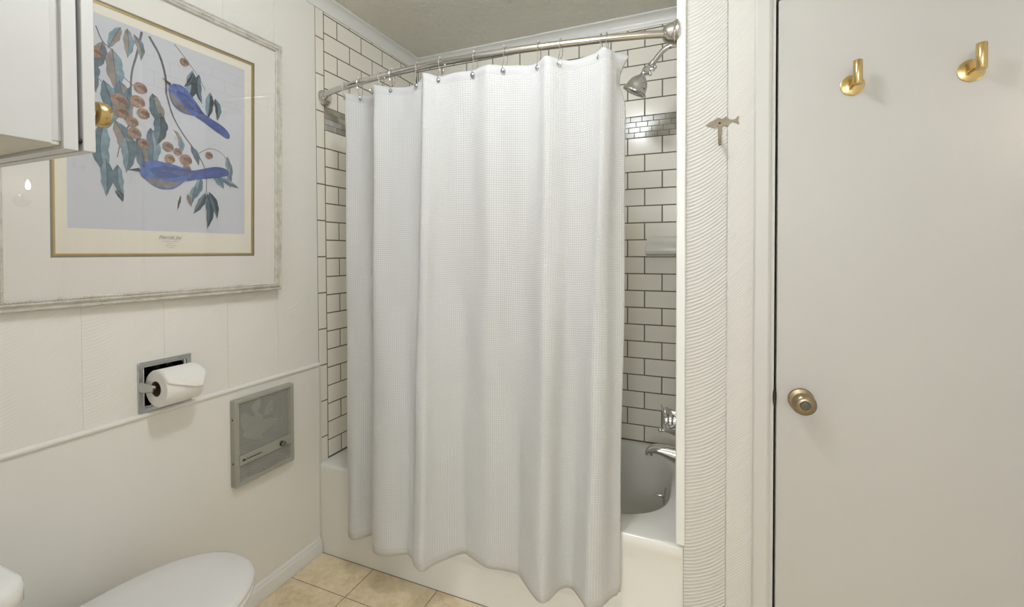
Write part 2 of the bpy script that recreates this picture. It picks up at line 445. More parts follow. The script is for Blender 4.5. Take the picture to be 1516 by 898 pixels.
# ------------------------------------------------------------------ door
dx0, dx1 = 1.6985, 2.340
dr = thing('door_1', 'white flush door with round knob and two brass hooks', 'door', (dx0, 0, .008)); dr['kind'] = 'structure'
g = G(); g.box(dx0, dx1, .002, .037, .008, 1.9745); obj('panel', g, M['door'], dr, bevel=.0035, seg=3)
kz, kx = .871, 1.758
g = G(); g.lathe([(.0, 0), (.0315, 0), (.032, .002), (.030, .006), (.022, .009), (.0135, .012), (.0125, .022)], (kx, .0015, kz), (0, -1, 0), 40)
kb = obj('door_knob', g, M['antique_brass'], dr); lab(kb, 'round antique brass door knob')
g = G(); g.lathe([(.0125, .014), (.0135, .022), (.022, .028), (.0280, .035), (.0295, .043), (.0280, .051), (.0230, .057), (.0170, .060), (.0135, .0605), (.0115, .0590), (0, .0590)], (kx, .0015, kz), (0, -1, 0), 40)
obj('knob_ball', g, M['antique_brass'], kb)
g = G(); g.lathe([(0, .0585), (.0112, .0585), (.0110, .0602), (.009, .0606), (0, .0606)], (kx, .0015, kz), (0, -1, 0), 32)
lab(obj('knob_face', g, M['socketdark'], kb), 'dark grey disc in the knob centre')
g = G(); g.prism([(math.cos(a)*.0040, math.sin(a)*.025) for a in [2*PI*i/20 for i in range(20)]], lambda a, b2, d: (1.6925+a, -.0045-d, .872+b2), -.004, .0025)
g.box(1.6935, 1.699, .004, .02, .862, .884)
lab(obj('strike_lip', g, M['dark_chrome'], dr, bevel=.0006), 'curved metal latch lip in the door gap')

# brass robe hooks
def robe_hook(x, z, label):
    t = thing('robe_hook', label, 'hook', (x, .002, z), 'brass hooks on the door')
    g = G(); g.lathe([(0, 0), (.0265, 0), (.0268, .0025), (.0258, .0032), (0, .0034)], (x, .0018, z), (0, -1, 0), 48); obj('base_plate', g, M['brass'], t)
    g = G(); g.tube([(x, -.001, z), (x, -.036, z)], .0055, 20); obj('stem', g, M['brass'], t)
    g = G(); g.lathe([(0, 0), (.0098, 0), (.0102, .0006), (.0102, .0594), (.0098, .060), (0, .060)], (x, -.044, z-.012), (0, 0, 1), 36); obj('peg', g, M['brass'], t)
    return t
robe_hook(1.868, 1.716, 'brass robe hook on the door, the one nearer the knob side')
robe_hook(2.106, 1.717, 'brass robe hook on the door, the one nearer the right edge')

# fish hook
t = thing('fish_hook', 'pewter fish-shaped coat hook on the wall beside the door casing', 'hook', (1.54, 0, 1.645))
fp = [(125, 310), (150, 290), (180, 268), (230, 255), (262, 236), (285, 217), (300, 222), (318, 217), (335, 240), (365, 238), (385, 222), (395, 210), (412, 224), (430, 230), (448, 256), (490, 268), (530, 265), (555, 240), (578, 220), (583, 235), (572, 285), (580, 318), (590, 345), (565, 338), (530, 315), (490, 300), (455, 318), (438, 345), (420, 356), (390, 352), (360, 345), (300, 350), (272, 350), (258, 368), (242, 375), (220, 358), (160, 335), (130, 325)]
def fmap(px, py, d): return (1.514+(px-125)*.0882/465, .0004-d, 1.6545-(py-290)*.0882/465*1.02)
g = G(); g.prism(fp, fmap, 0, .0030); fb = obj('fish_plate', g, M['fish'], t, bevel=.0006)
g = G()
g.lathe([(0, 0), (.0032, 0), (.0026, .0012), (0, .0016)], fmap(318, 300, .003), (0, -1, 0), 14)
sx = fmap(318, 0, 0)[0]
lab(obj('screw', g, M['dark'], fb), 'dark round screw in the middle of the fish')
g = G(); g.lathe([(0, 0), (.0026, 0), (.002, .001), (0, .0014)], (sx, -.0045, 1.628), (0, -1, 0), 14)
lab(obj('screw', g, M['dark'], fb), 'dark screw below the fish')
g = G(); pth = [(1.648, -.0036), (1.632, -.0042), (1.618, -.0055), (1.604, -.010), (1.594, -.018), (1.586, -.026), (1.582, -.034), (1.584, -.042)]
rg = []
for i, (z, y) in enumerate(pth):
    w = .0052-.0016*i/7; a = pth[max(i-1, 0)]; b2 = pth[min(i+1, len(pth)-1)]; tz, ty = b2[0]-a[0], b2[1]-a[1]; L = math.hypot(tz, ty); nz, ny = ty/L*.0012, -tz/L*.0012
    rg.append([(sx-w, y+ny, z+nz), (sx+w, y+ny, z+nz), (sx+w, y-ny, z-nz), (sx-w, y-ny, z-nz)])
g.loft(rg); obj('hook_arm', g, M['fish'], t, bevel=.0004)

# ------------------------------------------------------------------ bathtub
t = thing('bathtub', 'white enamel bathtub in the tiled alcove behind the shower curtain', 'bathtub', (.72, .37, 0))
X0, X1, YF, YB = .0005, 1.4545, 0.0, D+.001
cxb, cyb, ab, bb_, nn = .722, .390, .680, .320, 3.7
def outer(th, r=.012, ins=0):
    # rounded-rectangle by angle, matched to inner superellipse
    ca, sa = math.cos(th), math.sin(th)
    hx, hy = (X1-X0)/2, (YB-YF)/2
    k = 1/max(abs(ca/hx), abs(sa/hy))
    x, y = (X0+X1)/2+ca*k, (YF+YB)/2+sa*k
    return (x, YF+ins+(y-YF)*(1-ins/(YB-YF)))
def inner(th, s=1.0, sy=1.0, n=nn, dx=0):
    ca, sa = math.cos(th), math.sin(th)
    k = (abs(ca/(ab*s))**n+abs(sa/(bb_*sy))**n)**(-1/n)
    return (cxb+dx+ca*k, cyb+sa*k)
N = 160; TH = [2*PI*i/N for i in range(N)]
# use more samples near corners by area-uniform reparametrisation: map parameter to perimeter of the outer box
def per(i):
    t_ = i/N*8
    hx, hy = (X1-X0)/2, (YB-YF)/2
    seg = int(t_); f = t_-seg
    corners = [(hx, 0), (hx, hy), (0, hy), (-hx, hy), (-hx, 0), (-hx, -hy), (0, -hy), (hx, -hy), (hx, 0)]
    a, b2 = corners[seg], corners[seg+1]
    return math.atan2(a[1]+(b2[1]-a[1])*f, a[0]+(b2[0]-a[0])*f)
TH = [per(i) for i in range(N)]
Z = TUBZ
g = G(); rings = []
def oring(ins, z, step=0):
    out = []
    for th in TH:
        x, y = outer(th, ins=ins)
        out.append((x, y, z))
    return out
def ystep(r, f):
    return [(x, y+f*.62*min(1, max(0, (x-.50)/.12)) if y < YF+.03 else y, z) for x, y, z in r]
rings.append(oring(0, 0.0005)); rings.append(oring(0, .128)); rings.append(ystep(oring(0, .137), .003)); rings.append(ystep(oring(0, .146), .0125)); rings.append(ystep(oring(0, .150), .014))
rings.append(ystep(oring(0, .30), .014)); rings.append(ystep(oring(0, .325), .010)); rings.append(ystep(oring(0, .345), .003)); rings.append(oring(0, .355))
for a in (15, 30, 45, 60, 75, 90):
    a = math.radians(a); rings.append(oring(.016*(1-math.cos(a)), Z-.020+.016*math.sin(a)))
def irng(s, sy, z, n=nn, dx=0): return [(*inner(th, s, sy, n, dx), z) for th in TH]
rings.append([((a[0]+b2[0])/2, (a[1]+b2[1])/2, Z-.001) for a, b2 in zip(oring(.016, 0), irng(1.014, 1.03, 0))]); rings.append(irng(1.014, 1.03, Z-.003)); rings.append(irng(1.005, 1.012, Z-.005)); rings.append(irng(.998, .995, Z-.011)); rings.append(irng(.992, .982, Z-.022)); rings.append(irng(.985, .965, Z-.05))
rings.append(irng(.965, .92, Z-.15)); rings.append(irng(.945, .88, Z-.24, 3.6)); rings.append(irng(.925, .83, Z-.29, 3.5)); rings.append(irng(.89, .74, Z-.318, 3.3)); rings.append(irng(.80, .60, Z-.328, 3.2)); rings.append(irng(.4, .3, Z-.330, 2.5))
# raised tile ledge (flange) at the back and ends
g.loft(rings, caps=False)
n0 = len(rings)
g.f.append(tuple((n0-1)*N+j for j in range(N))); g.m.append(0)
obj('tub_shell', g, M['tub'], t, ang=50)
g = G(); px, py = cxb+.652, .375
g.lathe([(0, 0), (.031, 0), (.032, .003), (.026, .006), (0, .007)], (px+.004, py, .335), (-1, 0, .08), 32)
ofp = obj('overflow_plate', g, M['chrome_dull'], t)
g = G(); g.tube([(px-.002, py, .333), (px-.022, py, .334), (px-.042, py-.004, .338)], [.0035, .003, .0042], 10); g.lathe([(.009, 0), (.007, .010)], (px-.001, py, .333), (-1, 0, 0), 16)
obj('trip_lever', g, M['chrome'], ofp)

# ------------------------------------------------------------------ plumbing on the right tile wall
wy = .375
t = thing('tub_spout', 'curved chrome tub spout under the faucet lever', 'spout', (XR, wy, .50))
g = G(); rg = []
sp_ = [(XR-.0005, .502, .030, .031), (1.425, .502, .030, .031), (1.405, .505, .0285, .028), (1.38, .510, .0265, .0235), (1.355, .514, .025, .019), (1.335, .514, .0235, .0165), (1.318, .509, .022, .0155), (1.308, .500, .0195, .013), (1.304, .490, .016, .010)]
for x, z, ry, rz in sp_:
    rg.append([(x+( .0 if i is None else 0), wy+ry*math.cos(a), z+rz*math.sin(a)) for i, a in enumerate([2*PI*j/24 for j in range(24)])])
g.loft(rg); obj('spout_body', g, M['chrome'], t)
g = G(); g.lathe([(.0145, 0), (.0145, .012), (.011, .013), (0, .011)], (1.317, wy, .500), (-.12, 0, -1), 24); obj('spout_outlet', g, M['chrome_dull'], t)

t = thing('tub_faucet', 'chrome faucet lever set on the tile above the tub spout', 'faucet', (XR, wy, .64))
g = G(); g.lathe([(0, 0), (.046, 0), (.047, .003), (.040, .009), (.030, .012), (0, .012)], (XR-.0005, wy, .632), (-1, 0, 0), 40); obj('escutcheon', g, M['chrome'], t)
g = G(); g.lathe([(.024, .008), (.020, .02), (.021, .03), (.027, .036), (.027, .044), (.018, .05), (.017, .060), (.019, .064), (0, .066)], (XR-.001, wy, .632), (-1, 0, 0), 32); obj('valve_body', g, M['chrome'], t)
g = G(); g.lathe([(.012, .012), (.011, .03), (.0135, .048), (.0185, .056), (.0185, .060), (0, .0615)], (XR-.001, wy, .664), (-1, 0, 0), 28); obj('valve_collar', g, M['chrome'], t)
g = G(); g.tube([(1.373, wy, .598), (1.372, wy, .625), (1.3725, wy, .65), (1.366, wy, .678), (1.362, wy, .690)], [.0045, .006, .006, .0035, .002], 12); obj('lever', g, M['chrome'], t)
g = G(); g.lathe([(.022, .010), (.020, .020), (.015, .034), (.009, .050), (.0062, .062), (.0058, .072)], (XR-.001, wy, .596), (-1, -.05, -.05), 28)
g.sphere((XR-.078, wy-.004, .592), .0095, 16); obj('handle', g, M['chrome'], t)

t = thing('wall_shower', 'chrome bell shower head on a bent arm above the tub', 'shower head', (XR, wy, 2.058))
g = G(); g.lathe([(0, 0), (.028, 0), (.028, .002), (.020, .010), (.012, .013)], (XR+.0008, wy, 2.058), (-1, 0, 0), 32); obj('wall_flange', g, M['chrome'], t)
arm = [(XR-.002, wy, 2.058), (1.415, wy, 2.060), (1.395, wy, 2.060), (1.378, wy, 2.055), (1.363, wy, 2.045), (1.350, wy, 2.031), (1.337, wy, 2.015), (1.328, wy, 2.004)]
g = G(); g.tube(arm, .0105, 18); obj('shower_arm', g, M['chrome'], t)
Ax = Vector((1.285-1.330, -.012, 1.955-2.008)).normalized()
J = Vector((1.330, wy, 2.008))
g = G(); g.lathe([(.0115, 0), (.0125, .003), (.0115, .006), (.0125, .009), (.0115, .012), (.0135, .014), (.0135, .020), (.009, .022), (.009, .028), (.014, .030), (.0165, .038), (.0165, .048), (.013, .052), (.011, .056), (.011, .062)], J, Ax, 24); obj('ball_joint', g, M['chrome'], t)
g = G(); q = J+Ax*.040; g.tube([q, q+Vector((.022, 0, .004)), q+Vector((.030, 0, -.002))], [.006, .0055, .0075], 12); g.tube([q+Vector((.012, 0, -.002)), q+Vector((.016, 0, -.020))], [.006, .0065], 12); g.sphere(tuple(q+Vector((.033, 0, .008))), .007, 12)
obj('diverter_knob', g, M['chrome'], t)
Bx = Vector((-.48, .06, -.87)).normalized(); K = J+Ax*.058
g = G(); g.lathe([(.011, 0), (.013, .006), (.020, .012), (.030, .022), (.0375, .036), (.041, .050), (.0435, .062), (.0490, .068), (.0490, .072), (.046, .073)], K, Bx, 40, caps=False); hb = obj('bell', g, M['chrome'], t)
g = G(); g.lathe([(0, .069), (.046, .069), (.046, .0725), (.043, .0740), (.040, .0720), (.020, .0720), (.018, .0745), (0, .0750)], K, Bx, 40)
fcx = Bx.orthogonal().normalized(); fcy = Bx.cross(fcx)
for rr, cnt in ((.034, 18), (.027, 14)):
    for i in range(cnt):
        a = 2*PI*i/cnt; g.lathe([(.0015, 0), (.0012, .0025), (0, .0028)], K+Bx*.0718+(fcx*math.cos(a)+fcy*math.sin(a))*rr, Bx, 8)
lab(obj('spray_face', g, M['chrome_dull'], hb), 'grey spray face with small nozzles')

# soap dish
g = G()
yb = D+.0008
prof = [(yb-.0, 1.349), (yb-.006, 1.349), (yb-.009, 1.345), (yb-.010, 1.312), (yb-.016, 1.300), (yb-.060, 1.297), (yb-.066, 1.304), (yb-.074, 1.304), (yb-.080, 1.297), (yb-.081, 1.284), (yb-.074, 1.272), (yb-.050, 1.268), (yb-.018, 1.266), (yb-.008, 1.258), (yb, 1.257)]
g.loft([[(x, max(y, D-.0805) if 1 else y, z) for y, z in prof] for x in (1.268, 1.425)])
o = obj('soap_dish', g, M['tub'], bevel=.006, seg=3, origin=(1.345, D, 1.30)); tag(o, 'white ceramic soap shelf on the tiled wall above the tub', 'soap dish')

# ------------------------------------------------------------------ curtain rod, hooks and curtain
RZ = 1.938; RR = .0115
rod = [(.012, .030), (.055, .004), (.098, -.018), (.20, -.042), (.349, -.066), (.516, -.083), (.659, -.088), (.79, -.085), (.911, -.078), (1.024, -.066), (1.131, -.052), (1.235, -.037), (1.333, -.018), (1.39, -.002), (1.427, .010)]
def cr(pts, n=6):
    out = []; P = [Vector(p) for p in pts]; P = [P[0]*2-P[1]]+P+[P[-1]*2-P[-2]]
    for i in range(1, len(P)-2):
        for k in range(n):
            t_ = k/n; a, b2, c, d = P[i-1:i+3]
            out.append(.5*((2*b2)+(c-a)*t_+(2*a-5*b2+4*c-d)*t_*t_+(-a+3*b2-3*c+d)*t_**3))
    out.append(P[-2]); return out
rp = cr([(x, y, 0) for x, y in rod], 6)
# light smoothing
for _ in range(6): rp = [rp[0]]+[(rp[i-1]+rp[i]*2+rp[i+1])/4 for i in range(1, len(rp)-1)]+[rp[-1]]
def rod_y(x):
    for a, b2 in zip(rp[:-1], rp[1:]):
        if a.x <= x <= b2.x: return a.y+(b2.y-a.y)*(x-a.x)/max(1e-6, b2.x-a.x)
    return 0
t = thing('shower_curtain_rod', 'curved metal shower curtain rod spanning the tub between two round flanges', 'curtain rod', (.72, -.08, RZ))
g = G(); g.tube([(p.x, p.y, RZ) for p in rp], RR, 20); obj('rod', g, M['nickel'], t)
fl = [(0, 0), (.032, 0), (.0335, .003), (.032, .007), (.029, .009), (.028, .014), (.024, .022), (.019, .028), (.0165, .033), (.0160, .040)]
g = G(); g.lathe(fl, (.0005, .044, RZ+.008), (1, -.35, -.10), 36); obj('flange', g, M['nickel'], t)
flr = [(0, 0), (.037, 0), (.039, .003), (.037, .008), (.033, .010), (.0335, .014), (.031, .017), (.030, .025), (.026, .035), (.019, .043), (.0125, .046)]
g = G(); g.lathe(flr, (XR-.0005, .012, RZ+.002), (-1, -.12, 0), 36); obj('flange', g, M['nickel'], t)

# hooks: x on the rod, pin point
pins = [(.200, .252, -.088), (.285, .300, -.058), (.398, .388, -.10), (.452, .459, -.0835), (.572, .574, -.090), (.668, .672, -.101), (.799, .801, -.097), (.907, .908, -.090), (1.020, 1.018, -.066), (1.090, 1.090, -.072), (1.214, 1.213, -.062), (1.232, 1.238, -.050)]
HZ = 1.871
hk = None
desc = ['wire shower curtain hook, first from the left end of the rod', 'wire shower curtain hook, second from the left end of the rod', 'wire shower curtain hook, third from the left end of the rod',
        'wire shower curtain hook, fourth from the left end of the rod', 'wire shower curtain hook left of the tall third pleat, fifth from the left', 'wire shower curtain hook, sixth from the left end of the rod',
        'wire shower curtain hook, sixth from the right end of the rod', 'wire shower curtain hook near the middle right, fifth from the right', 'wire shower curtain hook, fourth from the right end of the rod',
        'wire shower curtain hook, third from the right end of the rod', 'left one of the two close-set curtain hooks at the right end', 'rightmost curtain hook, by the flared curtain corner']
def make_hook(i, rx, px, py):
    ry = rod_y(rx); c = Vector((rx, ry, RZ)); pin = Vector((px, py-.011, HZ-.002))
    t = thing('curtain_hook', desc[i], 'hook', tuple(c+Vector((0, 0, RR+.006))), 'wire hooks on the shower curtain rod')
    R = RR+.0052; front = []
    # wire: from pin up in front of the rod, over the top, down behind, back to the pin
    pts = [pin+Vector((0, -.004, 0)), pin+Vector((0, -.006, .008)), c+Vector((0, -R*.75, -.030)), c+Vector((0, -R, -.008))]
    for a in (160, 130, 100, 70, 40, 10):
        a = math.radians(a); pts.append(c+Vector((0, R*math.cos(a)*1.0, R*math.sin(a))))
    pts += [c+Vector((0, R*1.05, -.012)), c+Vector((0, R*.9, -.030)), pin+Vector((0, .008, .012)), pin+Vector((0, .005, 0))]
    g = G(); g.tube([tuple(p) for p in cr([tuple(p) for p in pts], 4)], .00115, 6); obj('wire', g, M['chrome'], t)
    g = G()
    for a in (125, 90, 55):
        a = math.radians(a); g.sphere(tuple(c+Vector((0, R*math.cos(a), R*math.sin(a)+.0005))), .0032, 10)
    obj('roller_beads', g, M['chrome'], t)
    g = G(); g.lathe([(0, 0), (.0052, 0), (.0052, .002), (.003, .0035), (0, .004)], pin+Vector((0, -.002, 0)), (0, -1, 0), 14)
    g.lathe([(.0078, 0), (.0078, .0012), (.0045, .0014), (.0045, 0)], pin+Vector((0, -.0008, 0)), (0, -1, 0), 18)
    obj('grommet_button', g, M['chrome_dull'], t)
for i, (rx, px, py) in enumerate(pins): make_hook(i, rx, px, py)

CP_ = [  # (top x, y), (bottom x, y), top height offset
    ((.240, -.080), (.236, -.075), -.006), ((.247, -.092), (.243, -.092), -.002), ((.262, -.100), (.253, -.106), .0), ((.297, -.062), (.29, -.117), -.000), ((.345, -.066), (.330, -.068), -.010), ((.385, -.085), (.37, -.075), -.004),
    ((.412, -.128), (.395, -.138), .000), ((.459, -.090), (.448, -.149), -.001), ((.53, -.088), (.518, -.112), -.010), ((.578, -.094), (.544, -.116), -.002),
    ((.606, -.106), (.560, -.125), .008), ((.630, -.144), (.585, -.150), .004), ((.650, -.134), (.625, -.162), .002), ((.674, -.106), (.646, -.115), .0), ((.735, -.104), (.706, -.030), .004),
    ((.80, -.102), (.746, -.036), .002), ((.86, -.118), (.82, -.061), .004), ((.908, -.096), (.867, -.053), .002), ((.96, -.092), (.928, -.049), -.004), ((.995, -.078), (.96, -.073), -.004),
    ((1.022, -.078), (1.003, -.112), .002), ((1.055, -.098), (1.041, -.138), .008), ((1.09, -.078), (1.063, -.125), .0), ((1.125, -.066), (1.083, -.065), -.006), ((1.165, -.076), (1.115, -.042), -.008),
    ((1.205, -.075), (1.152, -.074), .0), ((1.228, -.084), (1.187, -.106), .010), ((1.247, -.072), (1.222, -.083), .004), ((1.262, -.045), (1.245, -.032), .002), ((1.288, -.020), (1.268, -.010), -.002)]
tp = cr([(a[0], a[1], c) for a, b2, c in CP_], 8); bp_ = cr([(b2[0], b2[1], 0) for a, b2, c in CP_], 8)
g = G(); NR = 110; n = len(tp)
arc = [0]
for i in range(1, n): arc.append(arc[-1]+((tp[i]-tp[i-1]).xy.length+(bp_[i]-bp_[i-1]).xy.length)/2)
ZT, ZB = 1.884, .190
vs = []; uvs = []
for r in range(NR+1):
    w = r/NR; ws = w*w*(3-2*w)*.55+w*.45
    for i in range(n):
        a, b2 = tp[i], bp_[i]
        x = a.x+(b2.x-a.x)*ws; y = a.y+(b2.y-a.y)*ws
        zt = ZT+a.z; zb = ZB
        if i > n-4: zb = .20
        z = zt+(zb-zt)*w
        # right edge pulls in just under the flared top corner
        if i > n-9:
            f = (i-(n-9))/8; x -= f*.020*math.exp(-((w-.045)/.030)**2)*1.0; x += f*.010*max(0, 1-w/.02)
        # soft diagonal drape wrinkles at the top between the pins
        env = math.exp(-w/.07)
        y += .006*math.sin(x*62+1.1)*env*math.sin(w*40)*.8
        y += .0035*math.sin(x*23+w*9)*math.sin(PI*w)+.002*math.sin(x*51-w*13+2)*math.sin(PI*w)
        x += .0025*math.sin(w*11+i*.12)*math.sin(PI*w)
        if w > .93: y -= .003*math.sin((w-.93)/.07*PI)
        y = min(y, -.007) if z < .45 else y
        vs.append((x, y, z)); uvs.append((arc[i], 1.70*(1-w)))
fs = [(r*n+i, r*n+i+1, (r+1)*n+i+1, (r+1)*n+i) for r in range(NR) for i in range(n-1)]
g.add(vs, fs); g.uv = uvs
cu = obj('shower_curtain', g, M['fabric'], fix=False, ang=180, origin=(.75, -.09, RZ-.04))
cu.data.polygons.foreach_set('use_smooth', [True]*len(cu.data.polygons))
md = cu.modifiers.new('cloth_thickness', 'SOLIDIFY'); md.thickness = .0014; md.offset = 0
tag(cu, 'white waffle-weave shower curtain hanging in front of the tub', 'shower curtain')

# ------------------------------------------------------------------ framed picture
t = thing('framed_picture', 'large framed bird-and-branch print in a whitewashed moulding on the left wall', 'picture', (.013, -.56, 1.145))
ta, tt = math.radians(1.4), math.radians(1.3)
t.rotation_euler = (Matrix.Rotation(-ta, 3, 'Z') @ Matrix.Rotation(tt, 3, 'Y')).to_euler()
FL, FR, FB, FT = -.412, .350, -.001, .906
SW = .0285
def rect_ring(g, l, r_, b2, tp_, prof, mi=0):
    """mitred moulding; prof = [(inset, height)]"""
    rings = []
    for (a, c, sx_, sz_) in [(l, b2, 1, 1), (r_, b2, -1, 1), (r_, tp_, -1, -1), (l, tp_, 1, -1)]:
        rings.append([(h, a+i*sx_, c+i*sz_) for i, h in prof])
    g.loft(rings, caps=False, closed=True, mi=mi, cyc=True)
g = G(); rect_ring(g, FL, FR, FB, FT, [(0, .001), (0, .014), (.0025, .0185), (.006, .0195), (.008, .0165), (.0095, .0165), (.013, .0205), (.017, .0235), (.0195, .0225), (.0205, .0195), (.022, .0195), (.024, .0215), (.0262, .0215), (.0285, .0180), (.0285, .006), (.0285, .001)])
fr = obj('moulding', g, M['frame'], t, local=True, ang=30)
g = G(); k = 0
for (a0, a1, hor, c) in [(FL+.024, FR-.024, True, FB+.0232), (FL+.024, FR-.024, True, FT-.0232), (FB+.024, FT-.024, False, FL+.0232), (FB+.024, FT-.024, False, FR-.0232)]:
    q = a0
    while q < a1:
        p = (.0218, q, c) if hor else (.0218, c, q)
        g.sphere(p, .0024, 6, sc=(.55, 1.25, .8) if hor else (.55, .8, 1.25)); q += .0072
obj('beaded_edge', g, M['frame'], fr, local=True)
SL, SR, SB, ST = FL+SW-.0005, FR-SW+.0005, FB+SW-.0005, FT-SW+.0005
LL, LR, LB, LT = -.300, .2420, .1270, .8040
def frame_flat(g, l, r_, b2, tp_, l2, r2, b3, t3, d0, d1, mi=0):
    g.loft([[(d0, l, b2), (d1, l, b2), (d1, l2, b3), (d0, l2, b3)], [(d0, r_, b2), (d1, r_, b2), (d1, r2, b3), (d0, r2, b3)],
            [(d0, r_, tp_), (d1, r_, tp_), (d1, r2, t3), (d0, r2, t3)], [(d0, l, tp_), (d1, l, tp_), (d1, l2, t3), (d0, l2, t3)]], caps=False, cyc=True, mi=mi)
g = G(); frame_flat(g, SL, SR, SB, ST, LL, LR, LB, LT, .004, .0118); obj('outer_mat', g, M['mat_board'], t, local=True, smooth=False)
g = G(); frame_flat(g, LL, LR, LB, LT, LL+.0055, LR-.0055, LB+.0055, LT-.0055, .004, .0108)
ln = obj('grey_liner', g, M['greyline'], t, local=True, smooth=False)
g = G(); frame_flat(g, LL+.0055, LR-.0055, LB+.0055, LT-.0055, LL+.0100, LR-.0100, LB+.0100, LT-.0100, .004, .0102)
lab(obj('gold_fillet', g, M['gold'], ln, local=True, smooth=False), 'thin gold fillet inside the grey liner')
g = G(); g.box(.0035, .0080, LL+.0095, LR-.0095, LB+.0095, LT-.0095, 0)
PL, PR, PB, PT = -.2660, .2070, .2025, .7690
ART = [M['cream'], M['print']]
def art(c, n_):
    m_ = simple('ink_'+n_, srgb(*c), .85, nscale=60, namp=.22); ART.append(m_); return len(ART)-1
I_LT, I_LM, I_LD = art((128, 150, 162), 'pale_teal'), art((98, 118, 130), 'slate_teal'), art((66, 76, 84), 'dark_leaf')
I_LB = art((146, 138, 130), 'brown_grey'); I_BR = art((160, 132, 114), 'russet'); I_BRD = art((122, 98, 87), 'dark_russet')
I_BL, I_BLD, I_BLP = art((92, 112, 172), 'blue'), art((74, 92, 150), 'deep_blue'), art((128, 126, 132), 'dusty_grey')
I_TW = art((104, 104, 112), 'twig'); I_TX = art((150, 146, 138), 'caption'); I_WH = art((206, 202, 200), 'pale')
g.box(.0080, .0082, PL, PR, PB, PT, 1)
lay = [0.0083]
def flat(pts, mi):
    lay[0] += .000012
    g.add([(lay[0], a, b2) for a, b2 in pts], [tuple(range(len(pts)))], mi)
def strip(pts, w0, w1, mi):
    P = [p.xy for p in cr([(a, b2, 0) for a, b2 in pts], 5)]; L, R_ = [], []
    for i, p in enumerate(P):
        t_ = (P[min(i+1, len(P)-1)]-P[max(0, i-1)]).normalized(); w = w0+(w1-w0)*i/(len(P)-1)
        L.append(p+Vector((-t_.y, t_.x))*w); R_.append(p-Vector((-t_.y, t_.x))*w)
    lay[0] += .000012
    n_ = len(P); g.add([(lay[0], *q) for q in L]+[(lay[0], *q) for q in R_], [(i, i+1, n_+i+1, n_+i) for i in range(n_-1)], mi)
def leaf(x, z, ang, L, W, mi, mi2=None):
    ca, sa = math.cos(ang), math.sin(ang); up, dn = [], []
    bend = random.uniform(-.12, .12)*L
    for i in range(11):
        s_ = i/10; w = W*(math.sin(PI*s_**.8)**.9)*(1+.12*math.sin(s_*19+x*90)); off = bend*math.sin(PI*s_)
        up.append((x+ca*L*s_-sa*(w+off), z+sa*L*s_+ca*(w+off))); dn.append((x+ca*L*s_-sa*(-w*.85+off), z+sa*L*s_+ca*(-w*.85+off)))
    flat(up+dn[::-1][1:-1], mi)
    mid = [((a[0]+b2[0])/2, (a[1]+b2[1])/2) for a, b2 in zip(up, dn)]
    if mi2 is not None: flat(up[1:-1]+mid[1:-1][::-1], mi2)
    strip([mid[0], mid[5], mid[10]], .0007, .0003, I_LD if mi != I_LD else I_LT)
def berry(x, z, r_):
    flat([(x+r_*math.cos(a), z+r_*.93*math.sin(a)) for a in [2*PI*i/18 for i in range(18)]], I_BR)
    flat([(x+r_*.2+r_*.8*math.cos(a), z-r_*.2+r_*.72*math.sin(a)) for a in [2*PI*i/14 for i in range(-1, 7)]], I_BRD)
    for q in (-.45, 0, .45): strip([(x+q*r_, z+r_*.8), (x+q*r_*1.5, z), (x+q*r_, z-r_*.8)], .0005, .0004, I_BRD)
